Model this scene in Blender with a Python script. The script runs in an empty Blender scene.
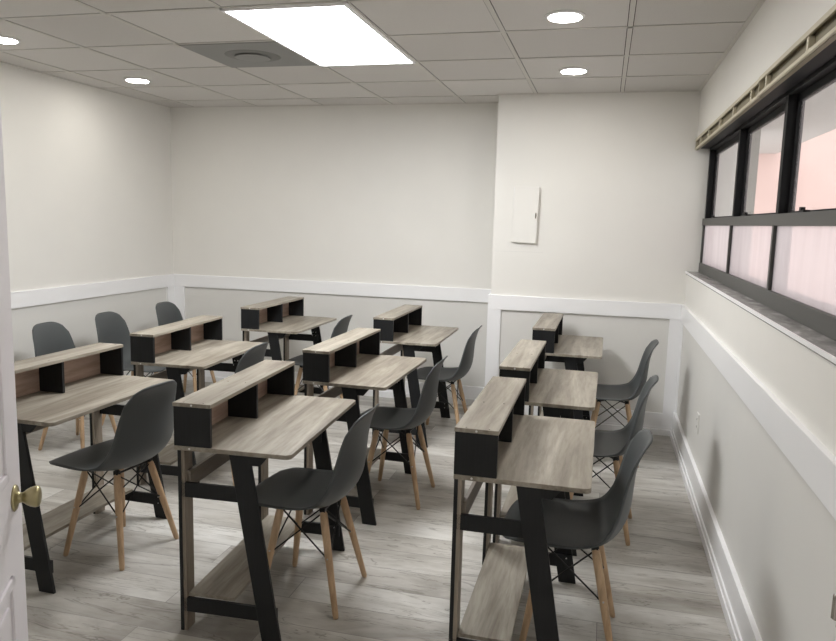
import bpy, bmesh, math, random
from mathutils import Vector, Matrix
random.seed(4)
R = math.radians
C = bpy.context.scene.collection
SC = bpy.context.scene

# ------------------------------------------------------------------ camera
YAW, PITCH, ROLL, FPX = -0.2479, -0.1377, 0.0260, 724.458
cy, sy, cp, sp = math.cos(YAW), math.sin(YAW), math.cos(PITCH), math.sin(PITCH)
fw = Vector((sy*cp, cy*cp, sp)); r0 = Vector((cy, -sy, 0)); u0 = r0.cross(fw)
rt = math.cos(ROLL)*r0 + math.sin(ROLL)*u0
up = -math.sin(ROLL)*r0 + math.cos(ROLL)*u0
cam = bpy.data.cameras.new('camera'); co = bpy.data.objects.new('camera', cam); C.objects.link(co)
m = Matrix((( rt.x, up.x, -fw.x, 3.602), (rt.y, up.y, -fw.y, -5.589), (rt.z, up.z, -fw.z, 1.5377), (0, 0, 0, 1)))
co.matrix_world = m
cam.sensor_fit = 'HORIZONTAL'; cam.sensor_width = 36; cam.lens = FPX/836*36; cam.clip_start = .02
SC.camera = co

# ------------------------------------------------------------------ light levels and exposure
SKY = 1.12
PANEL = 16.0
DOWN = 42.0
FILL_PANEL = 8.0
w = bpy.data.worlds.new('world'); SC.world = w; w.use_nodes = True
bg = w.node_tree.nodes['Background']; bg.inputs[0].default_value = (1, .97, .96, 1); bg.inputs[1].default_value = SKY
SC.view_settings.view_transform = 'Standard'; SC.view_settings.look = 'None'
SC.view_settings.exposure = 0.82; SC.view_settings.gamma = 1; SC.view_settings.use_curve_mapping = False

# ------------------------------------------------------------------ materials
def mat(name, col, rough=.6, metal=0, spec=.5):
    m = bpy.data.materials.new(name); m.use_nodes = True
    b = m.node_tree.nodes['Principled BSDF']
    b.inputs['Base Color'].default_value = (*col, 1); b.inputs['Roughness'].default_value = rough
    b.inputs['Metallic'].default_value = metal; b.inputs['Specular IOR Level'].default_value = spec
    return m
def nd(m, t, **k):
    n = m.node_tree.nodes.new(t)
    for a, v in k.items(): setattr(n, a, v)
    return n
def lk(m, a, b): m.node_tree.links.new(a, b)
def ramp(m, fac, stops):
    r = nd(m, 'ShaderNodeValToRGB'); e = r.color_ramp.elements
    e[0].position, e[0].color = stops[0][0], (*stops[0][1], 1)
    e[1].position, e[1].color = stops[-1][0], (*stops[-1][1], 1)
    for p, c in stops[1:-1]:
        x = e.new(p); x.color = (*c, 1)
    lk(m, fac, r.inputs[0]); return r.outputs[0]
def mapped(m, scale, coord='Object', loc=None):
    t = nd(m, 'ShaderNodeTexCoord'); mp = nd(m, 'ShaderNodeMapping'); mp.inputs['Scale'].default_value = scale
    lk(m, t.outputs[coord], mp.inputs[0]); return mp.outputs[0]
def noise(m, vec, scale, detail=4, rough=.5, dist=0):
    n = nd(m, 'ShaderNodeTexNoise'); n.inputs['Scale'].default_value = scale; n.inputs['Detail'].default_value = detail
    n.inputs['Roughness'].default_value = rough; n.inputs['Distortion'].default_value = dist
    lk(m, vec, n.inputs['Vector']); return n.outputs['Fac']
def bump(m, h, s, d=.01):
    b = nd(m, 'ShaderNodeBump'); b.inputs['Strength'].default_value = s; b.inputs['Distance'].default_value = d
    lk(m, h, b.inputs['Height']); lk(m, b.outputs[0], m.node_tree.nodes['Principled BSDF'].inputs['Normal'])
def mixc(m, fac, a, b, mode='MIX'):
    n = nd(m, 'ShaderNodeMix', data_type='RGBA', blend_type=mode)
    for v, s in ((fac, n.inputs[0]), (a, n.inputs[6]), (b, n.inputs[7])):
        if isinstance(v, (int, float)): s.default_value = v
        elif isinstance(v, tuple): s.default_value = (*v, 1)
        else: lk(m, v, s)
    return n.outputs[2]
def base(m): return m.node_tree.nodes['Principled BSDF'].inputs['Base Color']

def paint(name, col, rough=.55, amt=.03):
    m = mat(name, col, rough)
    n = noise(m, mapped(m, (1, 1, 1)), 3, 3)
    lo = tuple(c*(1-amt) for c in col); hi = tuple(min(1, c*(1+amt)) for c in col)
    lk(m, ramp(m, n, [(.3, lo), (.7, hi)]), base(m))
    bump(m, noise(m, mapped(m, (1, 1, 1)), 90, 3), .06, .003)
    return m
M = {}
M['wall'] = paint('wall_paint', (.83, .813, .773), .55, .012)
M['panel'] = paint('panel_paint', (.76, .75, .72), .55, .012)
M['trim'] = paint('trim_paint', (.93, .93, .94), .35, .01)
M['door'] = paint('door_paint', (.82, .79, .82), .4, .01)

def wood(name, cols, axis='Y', rough=.45):
    m = mat(name, cols[1], rough)
    st = {'Y': (9, .9, 9), 'Z': (9, 9, .9), 'X': (.9, 9, 9)}[axis]
    oi = nd(m, 'ShaderNodeObjectInfo')
    v = mapped(m, st)
    ad = nd(m, 'ShaderNodeVectorMath', operation='ADD'); lk(m, v, ad.inputs[0])
    sc = nd(m, 'ShaderNodeVectorMath', operation='SCALE'); sc.inputs[0].default_value = (31, 17, 23)
    lk(m, oi.outputs['Random'], sc.inputs['Scale']); lk(m, sc.outputs[0], ad.inputs[1])
    n1 = noise(m, ad.outputs[0], 1.1, 6, .6, .9)
    n2 = noise(m, ad.outputs[0], 6, 4, .6, .2)
    c = ramp(m, n1, [(.28, cols[0]), (.5, cols[1]), (.72, cols[2])])
    g = ramp(m, n2, [(.38, (.74, .72, .70)), (.56, (1, 1, 1))])
    lk(m, mixc(m, .75, c, g, 'MULTIPLY'), base(m))
    bump(m, n2, .12, .002)
    return m
OAK = [(.165, .135, .105), (.325, .29, .235), (.47, .43, .365)]
M['oak'] = wood('greige_oak', OAK)
M['oak_v'] = wood('greige_oak_upright', [(.20, .16, .125), (.32, .27, .215), (.40, .34, .28)], 'Z')
M['oak_edge'] = wood('greige_oak_edge', [(.20, .17, .14), (.27, .23, .19), (.33, .29, .25)])
M['back'] = wood('warm_oak', [(.30, .20, .15), (.42, .30, .235), (.50, .38, .31)])
M['beech'] = wood('beech', [(.50, .33, .19), (.60, .41, .25), (.68, .49, .31)], 'Z', .45)
def blackwood():
    m = mat('black_laminate', (.012, .013, .015), .5, 0, .35)
    n = noise(m, mapped(m, (60, 60, 3)), 2, 4)
    lk(m, ramp(m, n, [(.3, (.009, .0095, .010)), (.7, (.013, .014, .016))]), base(m)); bump(m, n, .04, .001)
    return m
M['black'] = blackwood()
M['wire'] = mat('black_wire', (.012, .012, .012), .4, .3)
def plastic():
    m = mat('grey_plastic', (.078, .085, .087), .45, 0, .4)
    bump(m, noise(m, mapped(m, (1, 1, 1)), 400, 2), .05, .001)
    return m
M['shell'] = plastic()
M['white_cap'] = mat('white_cap', (.8, .8, .78), .4)
M['dark_cap'] = mat('brown_cap', (.09, .065, .05), .5)
M['bolt'] = mat('steel_bolt', (.6, .6, .6), .3, 1)
M['brass'] = mat('antique_brass', (.42, .37, .21), .32, .85)
M['steel'] = mat('brushed_steel', (.55, .52, .48), .25, 1)
M['alu_dark'] = mat('dark_window_metal', (.010, .010, .011), .6, 0, .25)
M['alu_grey'] = mat('grey_window_metal', (.085, .083, .078), .5, 0, .4)
M['cream'] = mat('cream_metal', (.60, .55, .42), .45)
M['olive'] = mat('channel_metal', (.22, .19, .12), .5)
M['slot'] = mat('dark_slot', (.03, .03, .03), .6)

def floor_mat():
    m = mat('grey_plank_vinyl', (.4, .4, .38), .34, 0, .45)
    v = mapped(m, (1, 1, 1))
    bk = nd(m, 'ShaderNodeTexBrick'); bk.offset = .37; bk.offset_frequency = 2
    for k, x in (('Scale', 1), ('Mortar Size', .0016), ('Mortar Smooth', .2), ('Bias', 0), ('Brick Width', 1.22), ('Row Height', .178)):
        bk.inputs[k].default_value = x
    bk.inputs['Color1'].default_value = (0, 0, 0, 1); bk.inputs['Color2'].default_value = (1, 1, 1, 1); bk.inputs['Mortar'].default_value = (.5, .5, .5, 1)
    lk(m, v, bk.inputs['Vector'])
    sep = nd(m, 'ShaderNodeSeparateColor'); lk(m, bk.outputs['Color'], sep.inputs[0])
    tone = sep.outputs[0]
    # every plank its own stretch of grain
    v2 = mapped(m, (1.0, 3.4, 1)); sc = nd(m, 'ShaderNodeVectorMath', operation='SCALE'); sc.inputs[0].default_value = (40, 23, 7)
    lk(m, tone, sc.inputs['Scale']); ad = nd(m, 'ShaderNodeVectorMath', operation='ADD'); lk(m, v2, ad.inputs[0]); lk(m, sc.outputs[0], ad.inputs[1])
    n1 = noise(m, ad.outputs[0], .9, 6, .62, .8)
    n2 = noise(m, ad.outputs[0], 5, 5, .6, .3)
    c = ramp(m, n1, [(.27, (.27, .25, .225)), (.43, (.50, .48, .445)), (.58, (.66, .645, .61)), (.75, (.80, .79, .765))])
    g = ramp(m, n2, [(.34, (.80, .785, .76)), (.55, (1, 1, 1))])
    c = mixc(m, .8, c, g, 'MULTIPLY')
    t = ramp(m, tone, [(0, (.78, .765, .745)), (.5, (.92, .91, .90)), (1, (1.0, 1.0, 1.0))])
    c = mixc(m, 1.0, c, t, 'MULTIPLY')
    # dark thin cracks
    n3 = noise(m, mapped(m, (.55, 5, 1)), 2.2, 5, .55, 1.2)
    cr = ramp(m, n3, [(.488, (1, 1, 1)), (.5, (.35, .33, .30)), (.512, (1, 1, 1))])
    c = mixc(m, .7, c, cr, 'MULTIPLY')
    c = mixc(m, bk.outputs['Fac'], c, (.24, .225, .21))
    lk(m, c, base(m)); bump(m, n2, .08, .002)
    return m
M['floor'] = floor_mat()

def ceil_mat():
    m = mat('ceiling_tile', (.5, .49, .46), .9, 0, .1)
    v = mapped(m, (1/.61, 1/.61, 1))
    wn = nd(m, 'ShaderNodeTexWhiteNoise', noise_dimensions='2D')
    fl = nd(m, 'ShaderNodeVectorMath', operation='FLOOR'); lk(m, v, fl.inputs[0]); lk(m, fl.outputs[0], wn.inputs['Vector'])
    c = ramp(m, wn.outputs['Value'], [(0, (.65, .63, .605)), (1, (.73, .71, .685))])
    sp_ = noise(m, mapped(m, (1, 1, 1)), 160, 2)
    c = mixc(m, .5, c, ramp(m, sp_, [(.3, (.9, .9, .9)), (.45, (1, 1, 1))]), 'MULTIPLY')
    # shadow gap where the tile edge meets the bar: dark line in the tile joint
    fr = nd(m, 'ShaderNodeVectorMath', operation='FRACTION'); lk(m, v, fr.inputs[0])
    s = nd(m, 'ShaderNodeSeparateXYZ'); lk(m, fr.outputs[0], s.inputs[0])
    mx = None
    for ax in (0, 1):
        a = nd(m, 'ShaderNodeMath', operation='SUBTRACT'); lk(m, s.outputs[ax], a.inputs[0]); a.inputs[1].default_value = .5
        b = nd(m, 'ShaderNodeMath', operation='ABSOLUTE'); lk(m, a.outputs[0], b.inputs[0])
        g = nd(m, 'ShaderNodeMath', operation='GREATER_THAN'); lk(m, b.outputs[0], g.inputs[0]); g.inputs[1].default_value = .5-.0150/.61
        if mx is None: mx = g
        else:
            k = nd(m, 'ShaderNodeMath', operation='MAXIMUM'); lk(m, mx.outputs[0], k.inputs[0]); lk(m, g.outputs[0], k.inputs[1]); mx = k
    c = mixc(m, mx.outputs[0], c, (.05, .045, .04))
    lk(m, c, base(m)); bump(m, sp_, .3, .003)
    return m
M['ceiling'] = ceil_mat()
M['tbar'] = mat('ceiling_bar', (.66, .64, .60), .6)
M['diffuser'] = mat('grey_vent_metal', (.25, .25, .24), .5)
M['diffuser_dark'] = mat('dark_vent_metal', (.19, .19, .18), .55)

def emit(name, col, s):
    m = bpy.data.materials.new(name); m.use_nodes = True; nt = m.node_tree
    nt.nodes.remove(nt.nodes['Principled BSDF'])
    e = nt.nodes.new('ShaderNodeEmission'); e.inputs[0].default_value = (*col, 1); e.inputs[1].default_value = s
    nt.links.new(e.outputs[0], nt.nodes['Material Output'].inputs[0]); return m
M['lit_panel'] = emit('lit_panel', (.98, .99, 1), PANEL)
M['fill_panel'] = emit('hall_fill_panel', (1, .985, .95), FILL_PANEL)
M['lit_lamp'] = emit('lit_lamp', (1, .96, .89), DOWN)

def glass(name, haze, tint):
    m = bpy.data.materials.new(name); m.use_nodes = True; nt = m.node_tree
    nt.nodes.remove(nt.nodes['Principled BSDF'])
    t = nd(m, 'ShaderNodeBsdfTransparent'); t.inputs[0].default_value = (*tint, 1)
    g = nd(m, 'ShaderNodeBsdfGlossy'); g.inputs['Roughness'].default_value = .05
    d = nd(m, 'ShaderNodeBsdfTranslucent'); d.inputs[0].default_value = (.86, .80, .81, 1)
    a = nd(m, 'ShaderNodeMixShader'); lk(m, t.outputs[0], a.inputs[1]); lk(m, d.outputs[0], a.inputs[2])
    n = noise(m, mapped(m, (9, 9, 1.2)), 1.5, 4)
    lk(m, ramp(m, n, [(.3, (haze*.93,)*3), (.7, (haze*1.07,)*3)]), a.inputs[0])
    b = nd(m, 'ShaderNodeMixShader'); b.inputs[0].default_value = .02
    lk(m, a.outputs[0], b.inputs[1]); lk(m, g.outputs[0], b.inputs[2])
    lk(m, b.outputs[0], nt.nodes['Material Output'].inputs[0]); return m
M['glass'] = glass('clear_glass', .10, (.93, .94, .94))
M['frost'] = glass('dusty_glass', .5, (.90, .91, .92))
def marble():
    m = mat('grey_marble', (.25, .24, .23), .25)
    n = noise(m, mapped(m, (3, 1.2, 3)), 3, 8, .65, 1.5)
    lk(m, ramp(m, n, [(.3, (.20, .195, .19)), (.55, (.34, .33, .32)), (.7, (.55, .53, .52))]), base(m)); return m
M['marble'] = marble()
M['pink'] = paint('pink_stucco', (.84, .60, .55), .8)
M['outgrey'] = paint('grey_stucco', (.30, .30, .27), .8)
M['concrete'] = paint('pale_concrete', (.55, .55, .53), .8)

# ------------------------------------------------------------------ mesh helpers
def box(bm, x0, x1, y0, y1, z0, z1, bev=0):
    b2 = bmesh.new(); bmesh.ops.create_cube(b2, size=1)
    for v in b2.verts:
        v.co = Vector((x0+(v.co.x+.5)*(x1-x0), y0+(v.co.y+.5)*(y1-y0), z0+(v.co.z+.5)*(z1-z0)))
    if bev: bmesh.ops.bevel(b2, geom=b2.edges[:], offset=bev, segments=2, affect='EDGES', profile=.6)
    me = bpy.data.meshes.new('t'); b2.to_mesh(me); b2.free(); bm.from_mesh(me); bpy.data.meshes.remove(me)
    return bm
def prism(bm, poly, a0, a1, axis='Y', bev=0):
    """poly in the two other axes, extruded along axis from a0 to a1"""
    b2 = bmesh.new()
    def P(p, a): return {'Y': (p[0], a, p[1]), 'X': (a, p[0], p[1]), 'Z': (p[0], p[1], a)}[axis]
    A = [b2.verts.new(P(p, a0)) for p in poly]; B = [b2.verts.new(P(p, a1)) for p in poly]; n = len(poly)
    b2.faces.new(A); b2.faces.new(B[::-1])
    for i in range(n): b2.faces.new((A[i], B[i], B[(i+1) % n], A[(i+1) % n]))
    bmesh.ops.recalc_face_normals(b2, faces=b2.faces[:])
    if bev: bmesh.ops.bevel(b2, geom=b2.edges[:], offset=bev, segments=1, affect='EDGES')
    me = bpy.data.meshes.new('t'); b2.to_mesh(me); b2.free(); bm.from_mesh(me); bpy.data.meshes.remove(me)
    return bm
def tube(bm, p0, p1, ra, rb=None, n=12):
    rb = ra if rb is None else rb
    p0, p1 = Vector(p0), Vector(p1); d = (p1-p0).normalized(); a = d.orthogonal().normalized(); b = d.cross(a)
    A = [bm.verts.new(p0+ra*(math.cos(t)*a+math.sin(t)*b)) for t in [2*math.pi*i/n for i in range(n)]]
    B = [bm.verts.new(p1+rb*(math.cos(t)*a+math.sin(t)*b)) for t in [2*math.pi*i/n for i in range(n)]]
    bm.faces.new(A[::-1]); bm.faces.new(B)
    for i in range(n): bm.faces.new((A[i], A[(i+1) % n], B[(i+1) % n], B[i]))
    return bm
def lathe(bm, prof, o, d, n=24):
    """prof: list of (distance along d, radius)"""
    o, d = Vector(o), Vector(d).normalized(); a = d.orthogonal().normalized(); b = d.cross(a); rings = []
    for s, r in prof:
        rings.append([bm.verts.new(o+d*s+max(r, 1e-4)*(math.cos(t)*a+math.sin(t)*b)) for t in [2*math.pi*i/n for i in range(n)]])
    for A, B in zip(rings, rings[1:]):
        for i in range(n): bm.faces.new((A[i], A[(i+1) % n], B[(i+1) % n], B[i]))
    bm.faces.new(rings[0][::-1]); bm.faces.new(rings[-1])
    return bm
def obj(name, bm, material, parent=None, smooth=False):
    me = bpy.data.meshes.new(name); bm.to_mesh(me); bm.free()
    if smooth:
        for p in me.polygons: p.use_smooth = True
    me.materials.append(material)
    o = bpy.data.objects.new(name, me); C.objects.link(o)
    if parent: o.parent = parent
    return o
N = bmesh.new
def struct(name, bm, material, parent=None):
    o = obj(name, bm, material, parent)
    if not parent: o['kind'] = 'structure'
    return o
def thing(name, label, cat, loc=(0, 0, 0), rz=0, group=None):
    o = bpy.data.objects.new(name, None); C.objects.link(o); o.location = loc; o.rotation_euler = (0, 0, rz)
    o['label'] = label; o['category'] = cat
    if group: o['group'] = group
    return o
def tag(o, label, cat, group=None):
    o['label'] = label; o['category'] = cat
    if group: o['group'] = group
def copy_tree(o, parent=None):
    c = o.copy(); C.objects.link(c)
    if parent: c.parent = parent
    for ch in list(o.children): copy_tree(ch, c)
    return c

# ------------------------------------------------------------------ room shell
XL, XR, YB, YP, XP, H, YN = -.24, 4.189, .335, -.05, 2.775, 2.48, -7.0
T = .12
struct('floor', box(N(), XL-T, XR+.4, YN-T, YB+T, -.1, 0), M['floor'])
struct('ceiling', box(N(), XL-T, XR+.4, YN-T, YB+T, H, H+.1), M['ceiling'])
struct('wall_left', box(N(), XL-T, XL, YN, YB, 0, H), M['wall'])
struct('wall_back', box(N(), XL-T, XP, YB, YB+T, 0, H), M['wall'])
struct('wall_back_projection', box(N(), XP, XR+.3, YP, YB+T, 0, H), M['wall'])
struct('wall_near', box(N(), XL-T, XR+.4, YN-T, YN, 0, H), M['wall'])
# right wall with the window recess
WY0, WY1, SZ, HZ = -.055, -4.50, 1.222, 2.152
b = N()
box(b, XR, XR+.3, YN, YP, 0, SZ-.02); box(b, XR, XR+.3, YN, YP, HZ, H); box(b, XR, XR+.3, YN, WY1, SZ-.02, HZ)
struct('wall_right', b, M['wall'])
# wall with the doorway the picture was taken through
DY = -5.05
b = N(); box(b, XL, 2.84, DY-.1, DY, 0, H)
struct('wall_entrance', b, M['wall'])

# ceiling bars
b = N()
for i in range(0, 8):
    x = i*.61
    if XL < x < XR: box(b, x-.0115, x+.0115, YN, YB if x < XP else YP, H-.004, H)
for j in range(0, 12):
    y = -j*.61
    x1 = XR if y < YP else XP
    box(b, XL, x1, y-.0115, y+.0115, H-.004, H)
struct('trim_1', b, M['tbar'])
# wall angle round the ceiling
b = N()
box(b, XL, XP, YB-.02, YB, H-.004, H); box(b, XL, XL+.02, YN, YB, H-.0045, H); box(b, XP-.02, XP, YP, YB, H-.0045, H)
box(b, XP-.02, XR, YP-.02, YP, H-.004, H); box(b, XR-.02, XR, YN, YP, H-.0045, H)
struct('trim_2', b, M['tbar'])

# chair rails, stiles and baseboards
RT = .988; RB = .877
def trim(n, *boxes):
    b = N()
    for x in boxes: box(b, *x, .0025)
    struct('trim_%d' % n, b, M['trim'])
# left wall: rail and corner stile
trim(3, (XL, XL+.02, DY, YB, RB, RT), (XL, XL+.018, YB-.12, YB, .15, RB+.01))
trim(4, (XL, XP, YB-.02, YB, RB, RT), (XL, XL+.115, YB-.018, YB, .15, RB+.01), (XP-.06, XP, YB-.018, YB, .15, RB+.01))
trim(5, (XP-.018, XR, YP-.02, YP, RB-.005, RT-.005), (XP-.018, XP+.085, YP-.018, YP, .06, RB), (XR-.095, XR, YP-.018, YP, .06, RB),
     (XP+.08, XR-.09, YP-.016, YP, .06, .165), (XP-.018, XP, YP, YB-.02, RB-.005, RT-.005), (XP-.016, XP, YP-.016, YP+.06, .06, RB))
trim(6, (XR-.022, XR, DY, YP-.02, RB-.015, RT-.005), (XR-.012, XR, YP-.05, YP-.0185, .15, RB-.02))
def baseb(n, *boxes):
    b = N()
    for x in boxes: box(b, *x, .003)
    struct(n, b, M['trim'])
baseb('baseboard_left', (XL, XL+.016, DY, YB, 0, .16), (XL, XL+.03, DY, YB, 0, .055))
baseb('baseboard_back', (XL, XP, YB-.016, YB, 0, .16), (XL, XP, YB-.03, YB, 0, .055))
baseb('baseboard_back_projection', (XP, XR, YP-.018, YP, 0, .06), (XP-.02, XR, YP-.034, YP, 0, .045))
baseb('baseboard_right', (XR-.022, XR, DY, YP-.02, 0, .185), (XR-.036, XR, DY, YP-.034, 0, .045), (XR-.03, XR, DY, YP-.034, 0, .07))
# wainscot field, a little greyer than the wall above
def field(name, *bx):
    b = N(); box(b, *bx); struct(name, b, M['panel'])
field('trim_7', XL, XL+.002, DY, YB, .1, RB+.01)
field('trim_8', XL, XP, YB-.002, YB, .1, RB+.01)
field('trim_9', XP, XR, YP-.002, YP, .05, RB)
field('trim_10', XR-.002, XR, DY, YP, .1, RB)

# ------------------------------------------------------------------ window
WX = 4.277
wroot = thing('window_1', 'x', 'x'); del wroot['label']; del wroot['category']; wroot['kind'] = 'structure'
posts = [-.09, -1.25, -2.32, -3.40, -4.47]
b = N()
for y in posts: box(b, WX, WX+.06, y-.024, y+.024, 1.29, HZ, .002)
box(b, WX, WX+.08, WY1, WY0, 2.07, HZ, .002); box(b, XR+.016, WX, WY1, WY0, 2.085, HZ, .002)
obj('window_frame', b, M['alu_dark'], wroot)
b = N(); box(b, WX-.012, WX+.09, WY1, WY0, SZ, 1.288, .002); box(b, WX-.012, WX+.02, WY1, WY0, 1.552, 1.600, .002)
for y in posts: box(b, WX-.010, WX+.012, y-.014, y+.014, 1.28, 1.56, .001)
obj('window_rail', b, M['alu_grey'], wroot)
for i in range(4):
    y1, y0 = posts[i]-.024, posts[i+1]+.024
    s = N()   # upper sash
    box(s, WX+.035, WX+.055, y0, y0+.02, 1.6, 2.07); box(s, WX+.035, WX+.055, y1-.03, y1, 1.6, 2.07)
    box(s, WX+.035, WX+.055, y0, y1, 2.04, 2.07); box(s, WX+.035, WX+.055, y0, y1, 1.58, 1.61)
    so = obj('window_sash', s, M['alu_dark'], wroot)
    g = N(); box(g, WX+.043, WX+.047, y0+.01, y1-.01, 1.60, 2.06); obj('window_pane', g, M['glass'], so)
    g = N(); box(g, WX+.002, WX+.006, posts[i+1]+.01, posts[i]-.01, 1.28, 1.56); obj('window_pane', g, M['frost'], wroot)
    l = N(); ym = (y0+y1)/2+.1; box(l, WX-.014, WX+.01, ym-.03, ym+.03, 1.600, 1.608, .001); box(l, WX-.016, WX-.002, ym-.012, ym+.018, 1.606, 1.618, .001)
    obj('window_latch', l, M['alu_dark'], wroot)
b = N(); box(b, XR-.006, WX+.2, WY1, WY0, SZ-.02, SZ)
struct('window_1_sill', b, M['marble'])
b = N(); box(b, XR-.011, XR-.0055, WY1, YP, SZ-.014, SZ+.001, .001)
struct('trim_11', b, M['trim'])

# outside: a walkway with a soffit and a pink wall across it
OX = XR+.3
struct('wall_outside', box(N(), OX, OX+5, 2.6, 2.7, -1, 4.2), M['pink'])
struct('trim_12', box(N(), OX, OX+.75, -8, 2.6, 2.30, 2.42), M['concrete'])
struct('wall_outside_pier', box(N(), OX, OX+.17, .28, .75, -1, 2.3), M['outgrey'])
struct('floor_outside', box(N(), OX, OX+5.0, -9, 2.6, -.2, -.1), M['concrete'])

# blind head rails over the window
def headrail(y0, y1, label, carriers, dx):
    t = thing('blind_headrail', label, 'blind rail', (XR+.001, (y0+y1)/2, 2.074))
    h = (y1-y0)/2; b = N(); ym = (y0+y1)/2
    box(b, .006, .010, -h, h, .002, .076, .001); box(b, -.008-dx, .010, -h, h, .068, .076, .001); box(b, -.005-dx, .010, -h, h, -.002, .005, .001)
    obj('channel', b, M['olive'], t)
    b = N(); box(b, -.014-dx, -.004-dx, -h, h, 0, .013, .002); box(b, -.013-dx, -.004-dx, -h, h, .060, .078, .002)
    obj('lip', b, M['cream'], t)
    for s in (-1, 1):
        b = N(); box(b, -.010-dx, .010, s*h-.004, s*h+.004, .0, .077, .001); obj('end_cap', b, M['cream'], t)
    for y in carriers:
        b = N(); box(b, -.009-dx, .006, y-ym-.012, y-ym+.012, .014, .060, .002); box(b, -.007-dx, .002, y-ym-.03, y-ym+.03, .010, .022, .001); obj('carrier', b, M['cream'], t)
    return t
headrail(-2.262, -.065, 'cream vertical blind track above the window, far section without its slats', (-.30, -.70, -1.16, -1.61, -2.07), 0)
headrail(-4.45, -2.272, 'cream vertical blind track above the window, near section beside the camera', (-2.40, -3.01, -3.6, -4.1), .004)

# ------------------------------------------------------------------ ceiling fittings
def panel_light(x, y, m_, label):
    t = thing('ceiling_light', label, 'ceiling light', (x, y, H-.014))
    b = N()
    for s in (-1, 1):
        box(b, s*.299-.008, s*.299+.008, -.607, .607, 0, .014, .001); box(b, -.291, .291, s*.599-.008, s*.599+.008, 0, .014, .001)
    obj('frame', b, M['trim'], t)
    b = N(); box(b, -.291, .291, -.591, .591, .004, .012); obj('diffuser', b, m_, t)
panel_light(2.135, -1.83, M['lit_panel'], 'large lit rectangular panel light in the classroom ceiling')
panel_light(2.135, -6.1, M['fill_panel'], 'unseen panel light added for fill in the hall ceiling behind the doorway')  # added fill light out of view behind the camera, an invented fitting

def downlight(x, y, label):
    t = thing('recessed_light', label, 'ceiling light', (x, y, H-.010), 0, 'round recessed ceiling lights')
    b = N(); prof = [(0, .074), (0, .083), (.003, .088), (.008, .090), (.009, .074)]
    lathe(b, [(0, .074), (.0, .084), (.004, .089), (.009, .090)], (0, 0, 0), (0, 0, 1), 32)
    obj('trim_ring', b, M['trim'], t, True)
    b = N(); lathe(b, [(0, .02), (.0005, .074), (.0025, .075)], (0, 0, -.003), (0, 0, 1), 32)
    obj('lens', b, M['lit_lamp'], t)
for x, y, l in ((3.366, -2.07, 'round lit downlight nearer the camera of the two beside the window wall'),
                (3.354, -.86, 'round lit downlight farther of the two, close to the back wall projection'),
                (.302, -.90, 'round lit downlight on the left side near the far left corner'),
                (.285, -2.09, 'round lit downlight at the left edge of the picture'),
                (3.36, -3.3, 'round lit downlight overhead on the window side, outside the picture'),
                (.29, -3.3, 'round lit downlight overhead on the left side, outside the picture')):
    downlight(x, y, l)

t = thing('air_diffuser', 'square grey air vent beside the panel light with round centre plate', 'vent', (1.525, -1.525, H-.018))
b = N()
def ringsq(b, r0, z0, r1, z1):
    A = [b.verts.new((sx*r0, sy_*r0, z0)) for sx, sy_ in ((-1, -1), (1, -1), (1, 1), (-1, 1))]
    B = [b.verts.new((sx*r1, sy_*r1, z1)) for sx, sy_ in ((-1, -1), (1, -1), (1, 1), (-1, 1))]
    for i in range(4): b.faces.new((A[i], A[(i+1) % 4], B[(i+1) % 4], B[i]))
box(b, -.30, .30, -.30, .30, .010, .018, .001)
obj('back_plate', b, M['diffuser'], t)
b = N(); lathe(b, [(0, .135), (.002, .15), (.004, .16), (.006, .165)], (0, 0, .005), (0, 0, 1), 40); obj('cone', b, M['diffuser_dark'], t, True)
b = N(); lathe(b, [(0, .095), (.001, .105), (.003, .10)], (0, 0, -.002), (0, 0, 1), 40); obj('centre_plate', b, M['diffuser'], t, True)
tb = N(); tube(tb, (0, 0, 0), (0, 0, .012), .02); obj('stem', tb, M['diffuser_dark'], t)

# ------------------------------------------------------------------ wall fittings
t = thing('electrical_panel', 'white painted breaker panel door on the back wall projection, slightly ajar', 'electrical panel', (3.010, YP, 1.393))
b = N(); box(b, -.09, .09, -.006, 0, 0, .41, .001); obj('box_frame', b, M['trim'], t)
b = N(); box(b, 0, .186, -.009, 0, 0, .415, .0015); d_ = obj('panel_door', b, M['wall'], t); d_.location = (-.093, -.007, -.002); d_.rotation_euler = (0, R(1.2), R(-5))
b = N(); box(b, .168, .178, -.013, -.009, .185, .225, .001); obj('latch', b, M['steel'], d_)
b = N(); box(b, 2.80, 3.16, YP-.0015, YP, 1.318, 1.321); o = obj('paint_seam', b, M['panel']); o['kind'] = 'structure'; o.name = 'trim_13'

t = thing('power_outlet', 'small white wall outlet low on the right wall below the window', 'outlet', (XR-.002, -1.25, .42))
b = N(); box(b, -.007, 0, -.036, .036, -.058, .058, .002); obj('cover_plate', b, M['panel'], t)
for z in (-.022, .022):
    b = N(); box(b, -.009, -.006, -.016, .016, z-.014, z+.014, .002); s_ = obj('socket', b, M['panel'], t)
    b = N(); box(b, -.0095, -.0085, -.008, -.005, z-.006, z+.007); box(b, -.0095, -.0085, .005, .008, z-.006, z+.007); obj('slot', b, M['slot'], s_)

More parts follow.
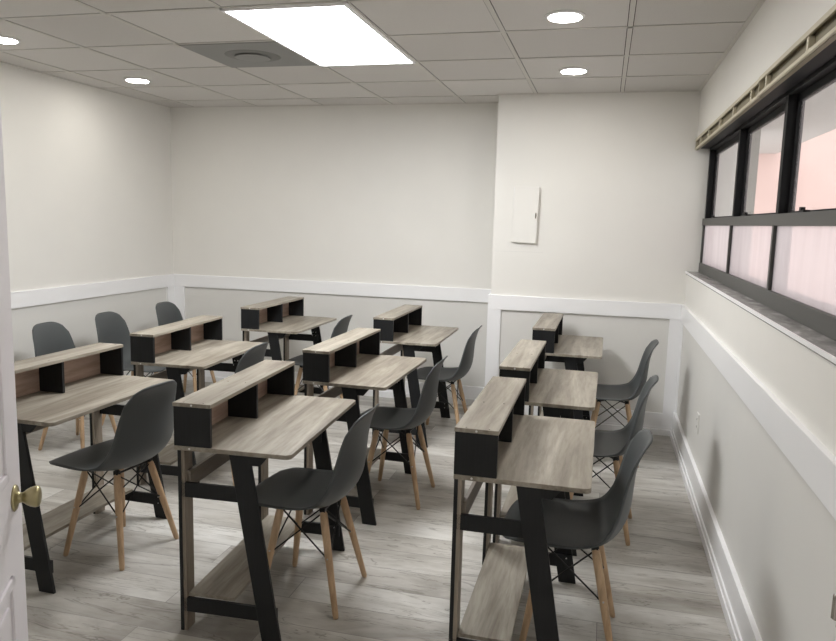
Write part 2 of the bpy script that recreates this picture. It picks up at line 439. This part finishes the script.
# open door at the left edge
hd = Vector((-.518, .856, 0)).normalized()
edge = Vector((2.403, -4.357, 0))
droot = bpy.data.objects.new('door_1', None); C.objects.link(droot); droot['kind'] = 'structure'
droot.location = edge; droot.rotation_euler = (0, 0, math.atan2(-hd.y, -hd.x))   # local +x runs from the free edge to the hinge, local +y is the face
DW = .80
b = N(); box(b, 0, DW, -.017, .015, .012, 2.03, .002)
for (x0, x1, z0, z1) in ((.11, .36, .15, .80), (.44, .69, .15, .80), (.11, .36, 1.0, 1.85), (.44, .69, 1.0, 1.85)):
    for q in ((x0, x1, z0, z0+.02), (x0, x1, z1-.02, z1), (x0, x0+.02, z0, z1), (x1-.02, x1, z0, z1)):
        box(b, q[0], q[1], .013, .021, q[2], q[3], .003)
    box(b, x0+.045, x1-.045, .013, .019, z0+.045, z1-.045, .003)
obj('door_leaf', b, M['door'], droot)
kz = .945
b = N(); lathe(b, [(0, .027), (.002, .028), (.005, .025), (.007, .016), (.010, .011), (.015, .0105), (.019, .012), (.023, .0155), (.031, .0200), (.040, .0222), (.046, .0215), (.049, .017), (.050, .004)], (.06, .015, kz), (0, 1, 0), 32)
obj('door_knob', b, M['brass'], droot, True)
b = N(); box(b, -.0015, .001, -.012, .010, kz-.028, kz+.028, .0005); obj('latch_plate', b, M['brass'], droot)

# door jamb at the right edge with its strike plate
b = N(); box(b, 3.982, XR, -4.56, -4.42, 0, H); jamb = struct('door_2', b, M['trim'])
b = N(); box(b, 3.9805, 3.983, -4.47, -4.4195, .935, .995, .0005)
prism(b, [(3.983, -4.424), (3.977, -4.420), (3.974, -4.413), (3.976, -4.412), (3.979, -4.417), (3.984, -4.4195)], .945, .985, 'Z', .0006)
obj('strike_plate', b, M['steel'], jamb)

# ------------------------------------------------------------------ desks
def arc_rect(x0, x1, y0, y1, r, n=6):
    pts = [(x0, y0)]
    for cx, cy_, a in ((x1-r, y0+r, -90), (x1-r, y1-r, 0)):
        for k in range(n+1):
            t_ = R(a+90*k/n); pts.append((cx+r*math.cos(t_), cy_+r*math.sin(t_)))
    pts.append((x0, y1)); return pts
L, D, HD, ZT, ZH = .825, .438, .142, .7215, .879
def make_desk():
    t = thing('study_desk', 'x', 'desk')
    top = obj('tabletop', prism(N(), arc_rect(0, D, 0, L, .022), ZT-.016, ZT, 'Z', .001), M['oak'], t)
    cap = N(); lathe(cap, [(0, .004), (.001, .004)], (.06, -.001, ZT-.008), (0, 1, 0), 10); obj('screw_cap', cap, M['white_cap'], top)
    obj('hutch_top', box(N(), -.002, HD, .0, L, ZH-.014, ZH, .001), M['oak'], t)
    ht = t.children[-1]
    for x, y in ((.035, .012), (.11, .012), (.035, .36), (.11, .36), (.035, L-.02), (.11, L-.02)):
        c_ = N(); lathe(c_, [(0, .0032), (.0006, .003)], (x, y, ZH), (0, 0, 1), 10); obj('screw_cap', c_, M['dark_cap'], ht)
    c_ = N(); lathe(c_, [(0, .004), (.001, .004)], (.07, -.001, ZH-.007), (0, 1, 0), 10); obj('screw_cap', c_, M['white_cap'], ht)
    obj('hutch_side', box(N(), 0, HD-.002, .002, .016, ZT, ZH-.014, .0008), M['black'], t)
    obj('hutch_side', box(N(), 0, HD-.002, L-.016, L-.002, ZT, ZH-.014, .0008), M['black'], t)
    obj('hutch_divider', box(N(), .012, HD-.004,   .404, .418, ZT, ZH-.014, .0008), M['black'], t)
    obj('hutch_back', box(N(), 0.002, .012, .016, L-.016, ZT, ZH-.014, .0005), M['back'], t)
    for y, s in ((.030, 1), (L-.030, -1)):
        def yy(a, b_): return (y+s*a, y+s*b_) if s > 0 else (y+s*b_, y+s*a)
        # upright back leg: board turned edge on, oak faces and black edges
        yl = y if s > 0 else y-.058
        lg = obj('leg', box(N(), .010, .023, yl+.001, yl+.058, 0, ZT-.016, .0008), M['oak_v'], t)
        obj('edge_band', box(N(), -.003, .010, yl-.001, yl+.058, 0, ZT-.016, .0008), M['black'], lg)
        # slanted front leg
        b = N(); prism(b, [(.202, ZT-.016), (.278, ZT-.016), (.397, 0), (.324, 0)], *yy(-.014, 0), 'Y', .0012)
        prism(b, [(.268, ZT-.016), (.350, ZT-.016), (.318, ZT-.055), (.27, ZT-.055)], *yy(-.013, 0), 'Y', .001)
        fl = obj('leg', b, M['black'], t)
        for px, pz in ((.238, .595), (.260, .595), (.236, .568), (.266, .568), (.352, .118), (.352, .086)):
            c_ = N(); lathe(c_, [(0, .004), (.002, .003)], (px, y+s*.0 if pz > .58 else y+s*.013, pz), (0, s, 0), 8); obj('bolt', c_, M['bolt'], fl)
        obj('cross_rail', box(N(), .0, .285, *yy(.001, .014), .520, .575, .001), M['black'], t)
        obj('cross_rail', box(N(), .0, .375, *yy(.001, .014), .076, .130, .001), M['black'], t)
    obj('stretcher', box(N(), .024, .037, .046, L-.046, .552, .615, .001), M['oak_edge'], t)
    obj('foot_shelf', box(N(), .024, .205, .045, L-.045, .131, .145, .001), M['oak'], t)
    return t
desks = [
 (1.130, -3.290, -.0145, 'wood and black study desk nearest the white door, front left'),
 (1.103, -2.166, .052, 'study desk in the middle of the left column, behind the one by the door'),
 (1.069, -.841, .002, 'study desk farthest back in the left column by the back wall'),
 (2.160, -3.386, .055, 'study desk at the front of the middle column, its hutch end facing the camera'),
 (2.168, -2.264, -.013, 'second study desk in the middle column, pale hutch top under the panel light'),
 (2.117, -.954, .0075, 'rearmost study desk of the middle column, left of the wall projection'),
 (3.170, -3.359, -.001, 'study desk at the front of the right column nearest the window wall'),
 (3.166, -2.306, -.0085, 'second study desk in the right column, between two others'),
 (3.191, -.986, -.006, 'rearmost study desk of the right column under the electrical panel'),
]
proto = make_desk()
for i, (x, y, a, l) in enumerate(desks):
    o = proto if i == 0 else copy_tree(proto)
    o.location = (x, y, 0); o.rotation_euler = (0, 0, a); o['label'] = l; o['group'] = 'study desks in three columns'

# ------------------------------------------------------------------ chairs (local: faces -x, origin between the feet)
def shell_mesh():
    prof = [(-.238, .412), (-.232, .426), (-.205, .437), (-.15, .436), (-.09, .428), (-.03, .419), (.03, .413), (.085, .413),
            (.138, .425), (.178, .457), (.204, .505), (.215, .56), (.219, .62), (.224, .68), (.237, .742), (.254, .783), (.273, .806)]
    wid = [.165, .180, .200, .213, .219, .222, .223, .221, .216, .208, .199, .188, .177, .166, .154, .142, .130]
    lift = [-.018, -.014, -.004, .006, .015, .024, .033, .042, .050, .055, .054, .047, .037, .027, .018, .010, .003]
    n = len(prof); cum = [0]
    for a, b_ in zip(prof, prof[1:]): cum.append(cum[-1]+math.dist(a, b_))
    Ltot = cum[-1]
    def samp(s):
        s = max(0, min(Ltot, s))
        for i in range(n-1):
            if s <= cum[i+1]+1e-9:
                f = (s-cum[i])/(cum[i+1]-cum[i]); break
        def ca(v, i, f):
            p0, p1, p2, p3 = v[max(i-1, 0)], v[i], v[i+1], v[min(i+2, n-1)]
            return .5*((2*p1)+(-p0+p2)*f+(2*p0-5*p1+4*p2-p3)*f*f+(-p0+3*p1-3*p2+p3)*f**3)
        return (ca([p[0] for p in prof], i, f), ca([p[1] for p in prof], i, f), ca(wid, i, f), ca(lift, i, f))
    NU, NV = 40, 18; bm = N(); G = []
    for a in range(NU+1):
        row = []
        for c_ in range(NV+1):
            v = -1+2*c_/NV; v = math.copysign(abs(v)**.85, v)
            q = abs(v)**3.2
            s0 = .085*(1-math.sqrt(max(0, 1-q))); s1 = Ltot-.095*(1-math.sqrt(max(0, 1-q)))
            s = s0+(s1-s0)*a/NU
            x, z, w_, l_ = samp(s); x2, z2, _, _ = samp(min(s+.004, Ltot)); x1, z1, _, _ = samp(max(s-.004, 0))
            tx, tz = x2-x1, z2-z1; ln = math.hypot(tx, tz); nx, nz = -tz/ln, tx/ln
            k = abs(v)**2.3
            row.append(bm.verts.new((x+nx*l_*k, v*w_, z+nz*l_*k)))
        G.append(row)
    for a in range(NU):
        for c_ in range(NV): bm.faces.new((G[a][c_], G[a+1][c_], G[a+1][c_+1], G[a][c_+1]))
    bmesh.ops.remove_doubles(bm, verts=bm.verts[:], dist=1e-5)
    bmesh.ops.recalc_face_normals(bm, faces=bm.faces[:])
    # thicken
    bm.normal_update(); geom = bm.faces[:]
    bmesh.ops.solidify(bm, geom=geom, thickness=.0065)
    bmesh.ops.recalc_face_normals(bm, faces=bm.faces[:])
    return bm
def make_chair():
    t = thing('shell_chair', 'x', 'chair')
    obj('seat_shell', shell_mesh(), M['shell'], t, True)
    feet = {(sx, sy_): Vector((.190 if sx > 0 else -.138, sy_*.175, 0)) for sx in (-1, 1) for sy_ in (-1, 1)}
    tops = {(sx, sy_): Vector((.104 if sx > 0 else -.074, sy_*.100, .400)) for sx in (-1, 1) for sy_ in (-1, 1)}
    for k in feet:
        f, tp = feet[k], tops[k]; b = N(); d = tp-f
        lathe(b, [(0, .0095), (.012, .0115), (d.length*.55, .0150), (d.length*.9, .0160), (d.length*.97, .0145), (d.length, .008)], f, d, 14)
        lg = obj('leg', b, M['beech'], t, True)
        mid = f+d*.56; b = N(); lathe(b, [(0, .0035), (.034, .0035)], mid-Vector((0, .017, 0)), (0, 1, 0), 8); obj('bolt', b, M['bolt'], lg)
        b = N(); ds = Vector((-k[0]*.02, -k[1]*.02, .03)); tube(b, tp-d*.05+Vector((-k[0]*.010, -k[1]*.012, .004)), tp+Vector((-k[0]*.010, -k[1]*.012, .012)), .007)
        box(b, tp.x-.011, tp.x+.011, tp.y-.011, tp.y+.011, tp.z-.006, tp.z+.012, .002); obj('mount', b, M['wire'], t)
    def pt(k, z):
        f, tp = feet[k], tops[k]; return f+(tp-f)*(z/tp.z)
    for a, b_ in (((-1, -1), (1, -1)), ((-1, 1), (1, 1)), ((-1, -1), (-1, 1)), ((1, -1), (1, 1))):
        b = N(); tube(b, pt(a, .392), pt(b_, .212), .0034, n=6); tube(b, pt(b_, .392), pt(a, .212), .0034, n=6)
        obj('wire_brace', b, M['wire'], t)
    b = N()
    tube(b, tops[(-1, -1)]+Vector((0, 0, -.002)), tops[(-1, 1)]+Vector((0, 0, -.002)), .005, n=8); tube(b, tops[(1, -1)]+Vector((0, 0, -.002)), tops[(1, 1)]+Vector((0, 0, -.002)), .005, n=8)
    tube(b, tops[(-1, -1)]+Vector((0, 0, -.002)), tops[(1, 1)]+Vector((0, 0, -.002)), .005, n=8); tube(b, tops[(-1, 1)]+Vector((0, 0, -.002)), tops[(1, -1)]+Vector((0, 0, -.002)), .005, n=8)
    obj('under_frame', b, M['wire'], t)
    return t
PI = math.pi
chairs = [
 (1.494, -2.83, -.13, 'dark grey shell chair at the desk nearest the white door'),
 (1.44, -1.80, 0, 'grey shell chair at the middle desk of the left column, only its back showing'),
 (1.48, -.42, 0, 'grey shell chair at the rearmost left desk, by the back wall'),
 (2.49, -2.945, .0, 'dark grey shell chair tucked at the front desk of the middle column'),
 (2.53, -1.81, 0, 'grey shell chair at the second desk of the middle column'),
 (2.515, -.56, 0, 'grey shell chair at the rearmost middle desk beside the wall projection'),
 (3.53, -2.96, 0, 'grey shell chair under the front desk of the right column, nearest the camera'),
 (3.62, -1.91, -.06, 'grey shell chair at the second desk of the right column'),
 (3.70, -.72, 0, 'grey shell chair at the rearmost right desk by the window wall'),
 (.33, -1.625, PI, 'grey shell chair against the left wall, nearest the door of the three there'),
 (.33, -1.03, PI, 'grey shell chair against the left wall, middle of the three there'),
 (.33, -.30, PI, 'grey shell chair against the left wall in the far left corner'),
]
cproto = make_chair()
for i, (x, y, a, l) in enumerate(chairs):
    o = cproto if i == 0 else copy_tree(cproto)
    o.location = (x, y, 0); o.rotation_euler = (0, 0, a); o['label'] = l
    o['group'] = 'spare chairs along the left wall' if i > 8 else 'chairs at the study desks'
